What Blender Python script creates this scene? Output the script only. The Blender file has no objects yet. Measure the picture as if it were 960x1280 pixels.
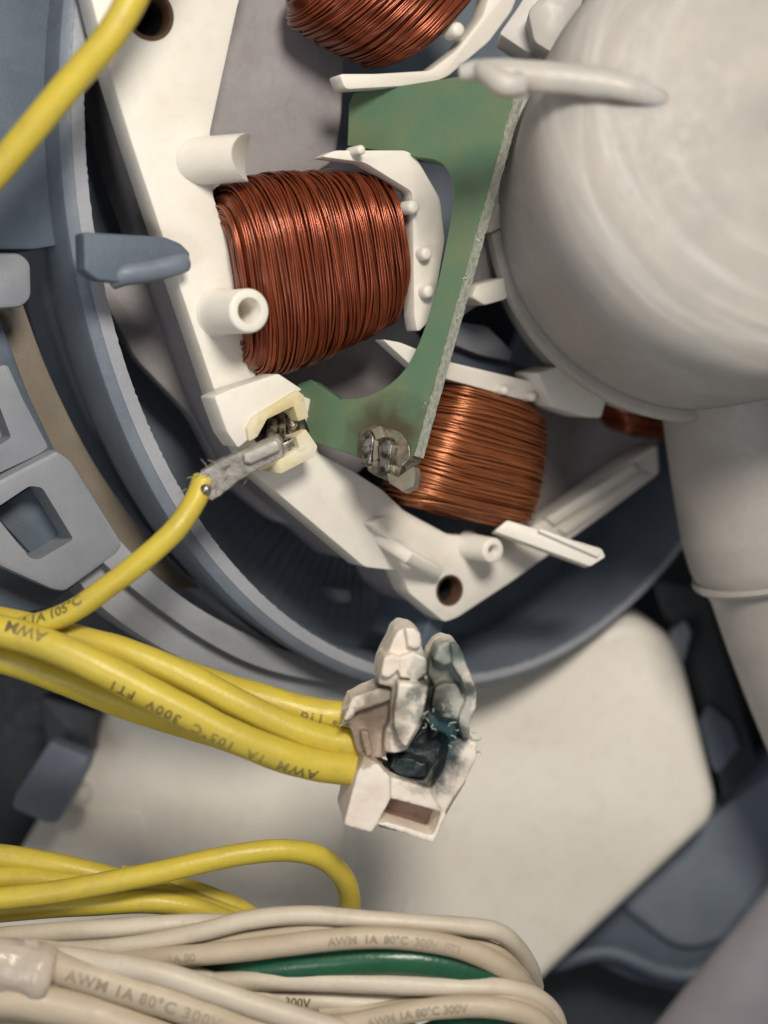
import bpy, bmesh, math, random
from mathutils import Vector, Matrix, noise
from mathutils.bvhtree import BVHTree

random.seed(7)
S = bpy.context.scene
COL = S.collection
D = 20.0                                   # camera height above the z=0 plane; 1 unit = 1 cm

# ------------------------------------------------------------------ camera, light, exposure
cd = bpy.data.cameras.new('camera')
cam = bpy.data.objects.new('camera', cd); COL.objects.link(cam)
cam.location = (0, 0, D)
cd.sensor_fit = 'VERTICAL'; cd.sensor_height = 36.0
cd.lens = 36.0 / (12.8 / D)
cd.clip_start = 0.1; cd.clip_end = 200
cd.dof.use_dof = True
cd.dof.focus_distance = 19.3
cd.dof.aperture_fstop = 0.115
S.camera = cam

w = bpy.data.worlds.new('World'); S.world = w; w.use_nodes = True
w.node_tree.nodes['Background'].inputs[0].default_value = (0.95, 0.96, 1.0, 1)
w.node_tree.nodes['Background'].inputs[1].default_value = 0.19


def area(name, loc, aim, size, power, colour):
    l = bpy.data.lights.new(name, 'AREA'); l.shape = 'DISK'; l.size = size; l.energy = power; l.color = colour
    o = bpy.data.objects.new(name, l); COL.objects.link(o); o.location = loc
    o.rotation_euler = (Vector(aim) - Vector(loc)).to_track_quat('-Z', 'Y').to_euler()
    return o


area('key_lamp', (4.5, 12.0, 25), (0.3, -0.8, -1), 7.0, 7400, (1.0, 0.92, 0.81))
area('room_lamp', (-8, -5, 21), (-1, -1, 0), 6.0, 900, (0.96, 0.97, 1.0))

S.view_settings.view_transform = 'Standard'; S.view_settings.look = 'None'
S.view_settings.exposure = 0.0; S.view_settings.gamma = 1.0
S.view_settings.use_curve_mapping = False
S.render.engine = 'CYCLES'
S.cycles.use_denoising = True
S.cycles.max_bounces = 8

# ------------------------------------------------------------------ geometry helpers
def P(px, py, z):
    s = (D - z) / D
    return Vector(((px - 480) / 100 * s, (640 - py) / 100 * s, z))


class Pl:
    """a plane: point o, unit normal n"""
    def __init__(self, o, n): self.o = Vector(o); self.n = Vector(n).normalized()
    def at(self, px, py, h=0.0):
        e = Vector((0, 0, D)); d = P(px, py, 0) - e
        t = (self.o + self.n * h - e).dot(self.n) / d.dot(self.n)
        return e + d * t


def flat(z): return Pl((0, 0, z), (0, 0, 1))


MOT = Pl(P(430, 480, 0), (0.50, -0.08, 0.86))       # face of the motor
N = MOT.n


def link(name, me, mat, parent=None, kind=None):
    o = bpy.data.objects.new(name, me); COL.objects.link(o)
    if mat is not None:
        ms = mat if isinstance(mat, (list, tuple)) else [mat]
        for m in ms: me.materials.append(m)
    if parent is not None:
        w_ = Vector(parent.location); q = parent
        while q.parent: q = q.parent; w_ += q.location
        me.transform(Matrix.Translation(-w_)); o.parent = parent
    if kind: o['kind'] = kind
    return o


def build(name, bm, mat, parent=None, kind=None, sharp=38):
    bmesh.ops.recalc_face_normals(bm, faces=bm.faces[:])
    me = bpy.data.meshes.new(name); bm.to_mesh(me); bm.free()
    for p in me.polygons: p.use_smooth = True
    me.set_sharp_from_angle(angle=math.radians(sharp))
    return link(name, me, mat, parent, kind)


def thing(name, label, cat, loc, group=None):
    o = bpy.data.objects.new(name, None); COL.objects.link(o); o.location = loc
    o.empty_display_size = 0.3
    o['label'] = label; o['category'] = cat
    if group: o['group'] = group
    return o


def tag(o, label, cat, group=None):
    o['label'] = label; o['category'] = cat
    if group: o['group'] = group
    return o


def fillet(pts, r, seg=4):
    """round the corners of a 2D polygon (pixels)"""
    if r <= 0: return pts
    out = []; n = len(pts)
    for i in range(n):
        p = Vector(pts[i]); a = Vector(pts[i - 1]); b = Vector(pts[(i + 1) % n])
        da = a - p; db = b - p; la, lb = da.length, db.length
        k = min(r, la * .45, lb * .45)
        A = p + da / la * k; B = p + db / lb * k
        for j in range(seg + 1):
            t = j / seg
            out.append(tuple((A * (1 - t) + p * t) * (1 - t) + (p * (1 - t) + B * t) * t))
    return out


def smooth2(pts, per=6):
    """Catmull-Rom through 2D or 3D points"""
    v = [Vector(p) for p in pts]; v = [v[0] * 2 - v[1]] + v + [v[-1] * 2 - v[-2]]
    out = []
    for i in range(1, len(v) - 2):
        p0, p1, p2, p3 = v[i - 1], v[i], v[i + 1], v[i + 2]
        for j in range(per):
            t = j / per
            out.append(0.5 * ((2 * p1) + (p2 - p0) * t + (2 * p0 - 5 * p1 + 4 * p2 - p3) * t * t + (3 * p1 - p0 - 3 * p2 + p3) * t ** 3))
    out.append(v[-2])
    return out


def slab_bm(pts, plane, h, depth, bevel=0.05, round_px=0, seg=2, bm=None, dirv=None):
    """outline in pixels set on a plane and given real thickness along the plane's normal"""
    own = bmesh.new()
    dv = (dirv or plane.n) * depth
    pp = fillet(pts, round_px)
    top = [own.verts.new(plane.at(x, y, h)) for x, y in pp]
    f = own.faces.new(top)
    ext = bmesh.ops.extrude_face_region(own, geom=[f])
    nv = [g for g in ext['geom'] if isinstance(g, bmesh.types.BMVert)]
    for v in nv: v.co -= dv
    bmesh.ops.recalc_face_normals(own, faces=own.faces[:])
    if bevel > 0:
        fs = [fc for fc in own.faces if len(fc.verts) > 4 or abs(fc.normal.dot(plane.n)) > .9]
        ed = set()
        for fc in fs:
            for e in fc.edges: ed.add(e)
        if round_px <= 0: ed = set(own.edges)
        bmesh.ops.bevel(own, geom=list(ed), offset=bevel, segments=seg, profile=0.5, affect='EDGES', clamp_overlap=True)
    if bm is None: return own
    merge(bm, own); return bm


def merge(bm, other):
    me = bpy.data.meshes.new('tmp'); other.to_mesh(me); other.free()
    bm.from_mesh(me); bpy.data.meshes.remove(me)


def slab(name, pts, plane, h, depth, mat, parent, bevel=0.05, round_px=0, seg=2, kind=None, dirv=None):
    return build(name, slab_bm(pts, plane, h, depth, bevel, round_px, seg, dirv=dirv), mat, parent, kind)


def frames(path):
    T = []
    for i in range(len(path)):
        a = path[max(i - 1, 0)]; b = path[min(i + 1, len(path) - 1)]
        T.append((b - a).normalized())
    U = []
    u = Vector((0, 0, 1))
    for t in T:
        q = Vector((0, 0, 1)) - t * t.z
        if q.length < .25: q = u - t * u.dot(t)
        u = q.normalized(); U.append(u)
    return T, U


def tube_bm(path, rad, sides=12, bm=None, squash=1.0, wob=0.0, caps=True):
    own = bmesh.new() if bm is None else bm
    T, U = frames(path); rings = []
    for i, c in enumerate(path):
        r = rad[i] if isinstance(rad, (list, tuple)) else rad
        v_ = T[i].cross(U[i])
        ring = []
        for k in range(sides):
            a = 2 * math.pi * k / sides
            rr = r * (1 + (wob * noise.noise(c * 3 + Vector((k * 1.7, 0, 0))) if wob else 0))
            ring.append(own.verts.new(c + U[i] * math.cos(a) * rr * squash + v_ * math.sin(a) * rr))
        rings.append(ring)
    for A, B in zip(rings, rings[1:]):
        for k in range(sides):
            own.faces.new((A[k], A[(k + 1) % sides], B[(k + 1) % sides], B[k]))
    if caps:
        own.faces.new(rings[0]); own.faces.new(rings[-1][::-1])
    return own


def lathe_bm(base, axis, prof, seg=48, bm=None, closed=False):
    """profile of (radius, height) turned about an axis"""
    own = bm or bmesh.new()
    axis = Vector(axis).normalized()
    u = axis.orthogonal().normalized(); v_ = axis.cross(u)
    rings = []
    for r, h in prof:
        c = Vector(base) + axis * h
        rings.append([own.verts.new(c + (u * math.cos(2 * math.pi * k / seg) + v_ * math.sin(2 * math.pi * k / seg)) * max(r, 1e-4)) for k in range(seg)])
    pairs = list(zip(rings, rings[1:]))
    if closed: pairs.append((rings[-1], rings[0]))
    for A, B in pairs:
        for k in range(seg):
            own.faces.new((A[k], A[(k + 1) % seg], B[(k + 1) % seg], B[k]))
    return own


def post_bm(base, axis, length, r, hole=0.0, seg=28, chamfer=.03, foot=0.0):
    prof = []
    if foot: prof += [(r + foot, -.05), (r + foot * .35, foot * .5), (r, foot)]
    else: prof += [(r, -.05)]
    prof += [(r * .98, length - chamfer), (r * .98 - chamfer * .4, length - chamfer * .3), (r * .98 - chamfer, length)]
    if hole: prof += [(hole + .015, length), (hole, length - .02), (hole, length - .55), (0, length - .55)]
    else: prof += [(0, length)]
    return lathe_bm(base, axis, prof, seg)


def cut(o, bm):
    """subtract a closed cutter from an object, then drop the cutter"""
    bmesh.ops.recalc_face_normals(bm, faces=bm.faces[:])
    me = bpy.data.meshes.new('cutter'); bm.to_mesh(me); bm.free()
    c = bpy.data.objects.new('cutter', me); COL.objects.link(c)
    md = o.modifiers.new('b', 'BOOLEAN'); md.operation = 'DIFFERENCE'; md.object = c; md.solver = 'EXACT'
    bpy.context.view_layer.update()
    dg = bpy.context.evaluated_depsgraph_get()
    new = bpy.data.meshes.new_from_object(o.evaluated_get(dg))
    o.modifiers.remove(md); old = o.data; o.data = new
    bpy.data.objects.remove(c); bpy.data.meshes.remove(me)
    new.name = o.name
    for p in new.polygons: p.use_smooth = True
    new.set_sharp_from_angle(angle=math.radians(38))


def rough_up(bm, amp, scale, cuts=0, seed=0.0, detail=.4):
    if cuts: bmesh.ops.subdivide_edges(bm, edges=bm.edges[:], cuts=cuts, use_grid_fill=True)
    bmesh.ops.triangulate(bm, faces=bm.faces[:])
    for v in bm.verts:
        q = v.co * scale + Vector((seed, seed * .7, 0))
        v.co += (noise.noise_vector(q) + noise.noise_vector(q * 2.7) * detail) * amp


# ------------------------------------------------------------------ materials
def mat_new(name):
    m = bpy.data.materials.new(name); m.use_nodes = True
    nt = m.node_tree; return m, nt, nt.nodes['Principled BSDF']


def ramp(nt, fac, stops):
    r = nt.nodes.new('ShaderNodeValToRGB'); els = r.color_ramp.elements
    while len(els) < len(stops): els.new(.5)
    for e, (p, c) in zip(els, stops):
        e.position = p; e.color = (c, c, c, 1) if isinstance(c, (int, float)) else (*c, 1)
    nt.links.new(fac, r.inputs[0]); return r.outputs[0]


def nz(nt, scale, detail=4, rough=.55, vec=None, dist=0):
    t = nt.nodes.new('ShaderNodeTexNoise'); t.inputs['Scale'].default_value = scale
    t.inputs['Detail'].default_value = detail; t.inputs['Roughness'].default_value = rough
    t.inputs['Distortion'].default_value = dist
    if vec is None:
        tc = nt.nodes.new('ShaderNodeTexCoord'); vec = tc.outputs['Object']
    nt.links.new(vec, t.inputs['Vector']); return t.outputs['Fac']


def mix(nt, fac, a, b):
    m = nt.nodes.new('ShaderNodeMix'); m.data_type = 'RGBA'
    for sock, v in ((m.inputs[0], fac), (m.inputs[6], a), (m.inputs[7], b)):
        if hasattr(v, 'links'): nt.links.new(v, sock)
        else: sock.default_value = v if isinstance(v, (int, float)) else (*v, 1)
    return m.outputs[2]


def mul(nt, a, b):
    m = nt.nodes.new('ShaderNodeMath'); m.operation = 'MULTIPLY'
    for s_, v in zip(m.inputs, (a, b)):
        if hasattr(v, 'links'): nt.links.new(v, s_)
        else: s_.default_value = v
    return m.outputs[0]


def bump(nt, bs, fac, strength, dist):
    b = nt.nodes.new('ShaderNodeBump'); b.inputs['Strength'].default_value = strength; b.inputs['Distance'].default_value = dist
    nt.links.new(fac, b.inputs['Height']); nt.links.new(b.outputs[0], bs.inputs['Normal'])


def plastic(name, col, col2=None, rough=.45, sss=0.0, grain=30, gstr=.25, dirt=None, dirt_amt=.35, sr=.25, scratch=0):
    m, nt, bs = mat_new(name)
    c2 = col2 or tuple(c * .86 for c in col)
    base = mix(nt, ramp(nt, nz(nt, 1.3, 5), [(.35, 0), (.68, 1)]), col, c2)
    if dirt:
        d = ramp(nt, nz(nt, 4.5, 8, .68, dist=.4), [(.52, 0), (.74, dirt_amt)])
        base = mix(nt, d, base, dirt)
    if scratch:
        tc = nt.nodes.new('ShaderNodeTexCoord'); mp = nt.nodes.new('ShaderNodeMapping'); mp.inputs['Scale'].default_value = (1, 9, 4)
        mp.inputs['Rotation'].default_value = (0, .3, .7)
        nt.links.new(tc.outputs['Object'], mp.inputs[0])
        sc = ramp(nt, nz(nt, 6, 6, .7, mp.outputs[0]), [(.62, 0), (.8, scratch)])
        base = mix(nt, sc, base, tuple(min(1, c * 1.9 + .08) for c in col))
    nt.links.new(base, bs.inputs['Base Color'])
    rr = ramp(nt, nz(nt, 7, 4), [(.3, rough * .82), (.7, min(1, rough * 1.2))])
    nt.links.new(rr, bs.inputs['Roughness'])
    bs.inputs['IOR'].default_value = 1.47
    if sss:
        bs.inputs['Subsurface Weight'].default_value = sss
        bs.inputs['Subsurface Radius'].default_value = (1.0, .75, .5)
        bs.inputs['Subsurface Scale'].default_value = sr
    bump(nt, bs, nz(nt, grain, 5, .6), gstr, .02)
    return m


M = {}
M['grey'] = plastic('blue_grey_plastic', (.100, .130, .170), (.080, .104, .138), .45, dirt=(.16, .165, .17), dirt_amt=.35, scratch=.25)
M['grey_light'] = plastic('pale_grey_plastic', (.255, .272, .305), (.212, .228, .256), .5, dirt=(.27, .27, .26), dirt_amt=.4, scratch=.2)
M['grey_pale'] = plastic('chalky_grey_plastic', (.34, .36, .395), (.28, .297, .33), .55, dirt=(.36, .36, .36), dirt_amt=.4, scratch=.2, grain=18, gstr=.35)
M['grey_mid'] = plastic('worn_grey_plastic', (.165, .198, .245), (.132, .160, .200), .48, dirt=(.22, .235, .25), dirt_amt=.5, scratch=.35)
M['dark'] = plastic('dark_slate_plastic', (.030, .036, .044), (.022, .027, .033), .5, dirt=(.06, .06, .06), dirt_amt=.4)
M['white'] = plastic('ivory_nylon', (.80, .77, .70), (.75, .71, .63), .42, sss=.18, grain=40, gstr=.12, dirt=(.55, .47, .36), dirt_amt=.22)
M['liner'] = plastic('lilac_liner_and_shade', (.34, .32, .33), (.28, .262, .272), .6, sss=.1, grain=14, gstr=.35, dirt=(.20, .18, .175), dirt_amt=.4)  # liner tone; also carries the shade on white frame walls as colour
M['cream'] = plastic('cream_enclosure', (.86, .82, .735), (.83, .785, .695), .48, sss=.08, grain=55, gstr=.14, dirt=(.52, .46, .36), dirt_amt=.25)
M['cover'] = plastic('milky_plastic', (.43, .405, .37), (.36, .355, .335), .45, sss=.5, grain=9, gstr=.1, sr=.6, dirt=(.50, .50, .49), dirt_amt=.5)
M['pipe'] = plastic('grey_white_pipe', (.42, .395, .36), (.36, .34, .315), .5, sss=.2, grain=12, gstr=.25)
M['beige'] = plastic('tan_foam_gasket', (.235, .20, .155), (.19, .165, .13), .8, grain=28, gstr=.5)
M['rimlilac'] = plastic('lilac_grey_trim', (.25, .238, .262), (.21, .2, .22), .5)
M['yellow'] = plastic('yellow_insulation', (.60, .475, .055), (.53, .42, .06), .38, sss=.12, sr=.08, grain=22, gstr=.3, dirt=(.36, .26, .10), dirt_amt=.4)
M['wire_white'] = plastic('white_insulation', (.60, .54, .44), (.52, .455, .36), .45, sss=.12, sr=.08, grain=20, gstr=.3, dirt=(.42, .34, .24), dirt_amt=.35)
M['wire_cream'] = plastic('aged_insulation', (.51, .43, .32), (.44, .365, .265), .48, sss=.1, sr=.08, grain=20, gstr=.3, dirt=(.40, .31, .21), dirt_amt=.4)
M['wire_green'] = plastic('green_insulation', (.018, .10, .05), (.014, .075, .04), .28, grain=18, gstr=.2)
M['ink'] = plastic('faded_black_print', (.10, .08, .04), (.32, .25, .06), .6, grain=60)
M['ink_pale'] = plastic('pale_worn_print', (.24, .19, .13), (.40, .34, .25), .6, grain=60)
M['brown'] = plastic('rusty_bushing', (.10, .052, .028), (.06, .03, .018), .65, grain=18, gstr=.6)
M['black'] = plastic('black_bore', (.012, .010, .009), None, .8)
M['sleeve'] = plastic('braided_grey_sleeve', (.42, .40, .365), (.26, .245, .22), .5, grain=30, gstr=.8, dirt=(.09, .085, .075), dirt_amt=.6)
M['sleeve'].node_tree.nodes['Principled BSDF'].inputs['Metallic'].default_value = .35
M['yellowed'] = plastic('heat_yellowed_nylon', (.76, .72, .58), (.62, .53, .29), .5, sss=.1, dirt=(.35, .25, .12), dirt_amt=.5)
M['socket_pink'] = plastic('browned_connector_cavity', (.36, .24, .185), (.27, .17, .13), .55, dirt=(.12, .06, .05), dirt_amt=.6)
M['tape'] = plastic('cloudy_tape', (.52, .45, .37), (.45, .385, .32), .2, sss=.3, grain=7, gstr=.9)
M['white_blur'] = plastic('translucent_lug', (.58, .56, .53), None, .4, sss=.4, sr=.3)

m, nt, bs = mat_new('tin_metal')
bs.inputs['Metallic'].default_value = 1; bs.inputs['Roughness'].default_value = .35
nt.links.new(mix(nt, ramp(nt, nz(nt, 9, 6), [(.42, 0), (.62, 1)]), (.48, .46, .42), (.10, .085, .065)), bs.inputs['Base Color'])
bump(nt, bs, nz(nt, 20), .4, .02); M['metal'] = m


def copper(name, c1, c2, hi):
    m, nt, bs = mat_new(name)
    tc = nt.nodes.new('ShaderNodeTexCoord')
    at = nt.nodes.new('ShaderNodeAttribute'); at.attribute_name = 'strand'
    base = mix(nt, at.outputs['Fac'], c1, c2)
    base = mix(nt, ramp(nt, nz(nt, 3, 5), [(.45, 0), (.75, .5)]), base, hi)
    nt.links.new(base, bs.inputs['Base Color'])
    bs.inputs['Metallic'].default_value = .62; bs.inputs['Roughness'].default_value = .30
    bs.inputs['Coat Weight'].default_value = .35; bs.inputs['Coat Roughness'].default_value = .25
    return m


M['copper'] = copper('enamelled_copper', (.33, .072, .024), (.13, .026, .010), (.38, .10, .038))
M['copper_lit'] = copper('lit_enamelled_copper', (.48, .165, .06), (.33, .10, .035), (.55, .22, .09))  # same enamelled copper, with the light falling on it put into the colour

m, nt, bs = mat_new('green_circuit_board')
base = mix(nt, ramp(nt, nz(nt, 1.6, 4), [(.35, 0), (.7, 1)]), (.095, .180, .115), (.150, .190, .105))
base = mix(nt, ramp(nt, nz(nt, 2.6, 5, .6), [(.66, 0), (.85, .25)]), base, (.20, .19, .09))
nt.links.new(base, bs.inputs['Base Color']); bs.inputs['Roughness'].default_value = .38
bs.inputs['Subsurface Weight'].default_value = .15; bs.inputs['Subsurface Scale'].default_value = .08
bs.inputs['Subsurface Radius'].default_value = (.5, 1, .6)
bump(nt, bs, nz(nt, 45, 4), .15, .02); M['pcb'] = m

m, nt, bs = mat_new('cut_glassfibre_edge')
base = mix(nt, ramp(nt, nz(nt, 14, 8, .75), [(.38, 0), (.62, 1)]), (.50, .56, .45), (.93, .94, .83))
nt.links.new(base, bs.inputs['Base Color']); bs.inputs['Roughness'].default_value = .75
bump(nt, bs, nz(nt, 26, 8, .75), 1.0, .06); M['pcb_edge'] = m

m, nt, bs = mat_new('scorched_solder')
base = mix(nt, ramp(nt, nz(nt, 5, 7, .65), [(.40, 0), (.55, .5), (.66, 1)]), (.085, .075, .05), (.30, .26, .20))
base = mix(nt, ramp(nt, nz(nt, 3.3, 4), [(.55, 0), (.7, .6)]), base, (.15, .17, .15))
nt.links.new(base, bs.inputs['Base Color']); bs.inputs['Roughness'].default_value = .3; bs.inputs['Metallic'].default_value = .3
bump(nt, bs, nz(nt, 12, 4), .3, .04); M['solder'] = m
M['solder_shiny'] = plastic('flux_coated_solder', (.26, .24, .19), (.11, .10, .075), .2, grain=8, gstr=.5)


def scorched(name, spots, base_a=(.74, .68, .60), base_b=(.66, .56, .48)):
    """connector nylon with teal corrosion and soot stains; spots = (centre, radius, colour, strength)"""
    m, nt, bs = mat_new(name)
    tc = nt.nodes.new('ShaderNodeTexCoord')
    n1 = nt.nodes.new('ShaderNodeTexNoise'); n1.inputs['Scale'].default_value = 3.2; n1.inputs['Detail'].default_value = 8
    n1.inputs['Roughness'].default_value = .68
    nt.links.new(tc.outputs['Object'], n1.inputs['Vector'])
    base = mix(nt, ramp(nt, nz(nt, 2.2, 5), [(.38, 0), (.68, 1)]), base_a, base_b)
    for c, r, colr, st in spots:
        d = nt.nodes.new('ShaderNodeVectorMath'); d.operation = 'DISTANCE'
        nt.links.new(tc.outputs['Object'], d.inputs[0]); d.inputs[1].default_value = c
        a = nt.nodes.new('ShaderNodeMath'); a.operation = 'MULTIPLY_ADD'
        nt.links.new(n1.outputs['Fac'], a.inputs[0]); a.inputs[1].default_value = r * 1.8
        nt.links.new(d.outputs['Value'], a.inputs[2])
        f = ramp(nt, a.outputs[0], [(0, st), (min(.999, r * 1.5), st * .95), (min(1, r * 2.2), 0)])
        base = mix(nt, f, base, colr)
    sp = ramp(nt, nz(nt, 6, 6, .7), [(.68, 0), (.78, .6)])
    base = mix(nt, sp, base, (.10, .10, .085))
    nt.links.new(base, bs.inputs['Base Color']); bs.inputs['Roughness'].default_value = .55
    bs.inputs['Subsurface Weight'].default_value = .08; bs.inputs['Subsurface Scale'].default_value = .1
    bump(nt, bs, nz(nt, 9, 5, .6), .25, .04)
    return m


# ------------------------------------------------------------------ setting: bottom of the appliance
fl = build('floor', slab_bm([(-500, -500), (1500, -500), (1500, 1800), (-500, 1800)], flat(-6.2), 0, .6, 0), M['dark'])
fl['kind'] = 'structure'

# ------------------------------------------------------------------ motor housing
RP = Pl(MOT.o - N * .55, N)                          # plane of the housing's rim
EC = (560, 120); EA, EB = 455, 725


def ring_pt(th, s, h):
    nx, ny = math.cos(th) / EA, math.sin(th) / EB
    l = math.hypot(nx, ny); nx /= l; ny /= l
    wf = .30 + .70 * max(0, min(1, .5 - .62 * nx)) ** 1.0          # the rim narrows towards its right end
    off = (s - 1) * 455 * wf
    return RP.at(EC[0] + EA * math.cos(th) + off * nx, EC[1] + EB * math.sin(th) + off * ny) + N * h


def ring_bm(prof, a0, a1, n=90, jag=0.0):
    bm = bmesh.new(); rows = []
    for i in range(n + 1):
        th = math.radians(a0 + (a1 - a0) * i / n)
        rows.append([bm.verts.new(ring_pt(th, s + (jag * noise.noise(Vector((th * 160, s * 30, 0))) if k < 3 else 0), h)) for k, (s, h) in enumerate(prof)])
    m_ = len(prof)
    for A, B in zip(rows, rows[1:]):
        for k in range(m_): bm.faces.new((A[k], A[(k + 1) % m_], B[(k + 1) % m_], B[k]))
    bm.faces.new(rows[0]); bm.faces.new(rows[-1][::-1])
    return bm


HO = thing('motor_housing', 'round blue-grey plastic housing whose raised rim circles the white motor frame', 'motor housing', P(560, 400, -4.2))
build('rim', ring_bm([(1.0, -.02), (1.012, 0), (1.03, 0), (1.05, -.02), (1.064, -.07), (1.068, -.14), (1.062, -.95), (1.03, -1.6), (.985, -1.6), (.985, -.25)], 12, 212, 260, .001), M['grey_mid'], HO, sharp=30)  # worn grey made paler: light on the rim's top is put into the colour
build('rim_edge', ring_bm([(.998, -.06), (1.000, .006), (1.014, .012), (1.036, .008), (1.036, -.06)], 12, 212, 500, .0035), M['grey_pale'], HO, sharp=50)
# stepped bowl inside the rim
build('bowl', ring_bm([(.98, -1.5), (.98, -2.0), (-.4, -2.0), (-.4, -2.6), (1.03, -2.6), (1.03, -1.5)], 5, 215, 100), M['grey_mid'], HO)


def strip(name, upper, lower, plane, h, depth, mat, parent, bevel=.05):
    u = [tuple(p) for p in smooth2(upper, 5)]; l = [tuple(p) for p in smooth2(lower, 5)]
    return slab(name, u + l[::-1], plane, h, depth, mat, parent, bevel, .5)


UP2 = [(120, 640), (170, 697), (240, 755), (330, 803), (400, 824), (470, 838), (545, 846)]
LO2 = [(100, 672), (150, 722), (240, 790), (320, 832), (400, 852), (470, 862), (545, 862)]
LO3 = [(80, 700), (120, 752), (180, 797), (240, 829), (320, 860), (400, 872), (460, 874), (530, 868)]
strip('step_band', UP2, LO2, MOT, -1.12, .9, M['grey_pale'], HO, .07)
strip('step_band', [(110, 668), (150, 715), (240, 783), (320, 826), (400, 847), (470, 857), (535, 857)], LO3, MOT, -1.32, .9, M['grey_pale'], HO, .07)
strip('gasket_strip', [(25, 372), (62, 470), (112, 570), (165, 648), (215, 705), (250, 735)], [(-30, 350), (10, 440), (60, 560), (110, 640), (150, 695), (190, 735)], MOT, -1.95, .5, M['beige'], HO, .03)
# outer body left of the rim
slab('outer_body', [(-60, 380), (0, 395), (35, 490), (80, 585), (150, 690), (110, 720), (60, 760), (-60, 790)], MOT, -1.75, .9, M['grey'], HO, .06, 8)
slab('side_block', [(-80, -60), (58, -60), (72, 60), (74, 180), (80, 306), (44, 312), (-80, 312)], MOT, -1.15, .7, M['grey'], HO, .08, 6)
slab('side_block', [(-60, 316), (26, 316), (39, 328), (40, 372), (28, 384), (-60, 390)], MOT, -1.0, .6, M['grey_light'], HO, .1, 8)
sf = slab('snap_frame', [(-40, 620), (72, 562), (90, 575), (155, 680), (148, 692), (82, 740), (66, 738), (-40, 690)], MOT, -1.1, .75, M['grey_light'], HO, .06, 6)
cut(sf, slab_bm([(2, 642), (50, 610), (66, 612), (106, 678), (62, 704), (50, 702)], MOT, -.7, 1.0, 0, 5))
slab('snap_floor', [(-10, 640), (50, 600), (110, 680), (60, 715)], MOT, -1.62, .2, M['grey'], HO, .02)
sg = slab('snap_frame', [(-60, 470), (10, 455), (30, 500), (62, 560), (50, 568), (-60, 620)], MOT, -1.35, .5, M['grey_light'], HO, .05, 6)
cut(sg, slab_bm([(-30, 520), (4, 500), (22, 548), (-20, 575)], MOT, -1.1, .6, 0, 4))
# rounded arm that reaches over the frame
ta = slab_bm([(104, 290), (206, 296), (226, 304), (238, 316), (236, 334), (222, 342), (186, 349), (150, 353), (122, 350), (106, 338)], MOT, .30, .30, .07, 4, 3)
sa = build('support_arm', ta, M['grey'], HO)
build('rounded_lip', tube_bm(smooth2([MOT.at(140, 348, .12), MOT.at(156, 343, .22), MOT.at(190, 338, .24), MOT.at(218, 331, .24), MOT.at(228, 327, .2)], 4), .13, 18), M['grey_mid'], sa)
slab('rib', [(546, 752), (556, 775), (548, 800), (534, 812), (524, 806), (534, 780)], MOT, -.3, 1.4, M['grey'], HO, .05, 3)
slab('boss', [(420, 736), (438, 738), (440, 752), (424, 754)], MOT, -1.7, .5, M['grey_light'], HO, .05, 4)

# ------------------------------------------------------------------ stator
ST = thing('motor_stator', 'white plastic motor frame carrying copper windings and short pegs', 'motor stator', P(500, 480, -3.2))
outer = [(100, -60), (318, -60), (298, 5), (263, 165), (267, 245), (285, 300), (302, 360), (324, 440), (338, 480), (392, 500), (398, 566), (440, 588), (478, 612), (505, 638), (560, 668), (640, 672), (700, 640), (790, 575), (822, 556), (824, 592), (760, 640), (640, 727), (572, 772), (556, 778), (512, 742), (500, 714), (456, 709), (318, 592), (272, 500), (205, 300), (165, 180), (137, 90)]
fr = slab('frame', outer, MOT, 0, .42, M['white'], ST, .035, 5, 2)
skirt = [(105, -60), (300, -60), (262, 165), (266, 245), (300, 360), (322, 440), (336, 490), (390, 560), (480, 625), (560, 674), (640, 678), (700, 648), (790, 583), (818, 562), (820, 590), (760, 636), (640, 722), (572, 768), (556, 773), (514, 738), (502, 710), (457, 704), (320, 588), (275, 498), (208, 300), (168, 180), (140, 90)]
slab('skirt', skirt, MOT, -.40, 1.35, M['liner'], ST, .03, 5)  # side wall of the white frame; its shade is put into the grey
slab('foot_flange', [(116, 340), (215, 330), (290, 460), (340, 560), (420, 640), (400, 668), (340, 650), (283, 606), (238, 520), (170, 450), (140, 395)], MOT, -1.5, .25, M['liner'], ST, .08, 14)
# bolt holes with rusty sleeves
for hx, hy, r_, ex in ((187, 18, .30, 1), (562, 738, .21, 1)):
    c = MOT.at(hx, hy)
    cut(fr, lathe_bm(c, N, [(0, -.8), (r_, -.8), (r_, .3), (0, .3)], 40))
    build('bushing', lathe_bm(c, N, [(r_ * .99, .004), (r_ * .99, -.2), (r_ * .78, -.2), (r_ * .78, -.03), (r_ * .86, .004)], 40, closed=True), M['brown'], ST)
    build('bore_shade', lathe_bm(c, N, [(r_ * .97, -.19), (r_ * .80, -.19), (r_ * .80, -1.3), (0, -1.3), (0, -1.36), (r_ * .97, -1.36)], 32), M['black'], ST)  # black lining paints in the shade down the hole
    sk = [o for o in ST.children if o.name.startswith('skirt')][0]
    cut(sk, lathe_bm(c, N, [(0, -1.45), (r_ + .004, -1.45), (r_ + .004, .3), (0, .3)], 40))
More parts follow.
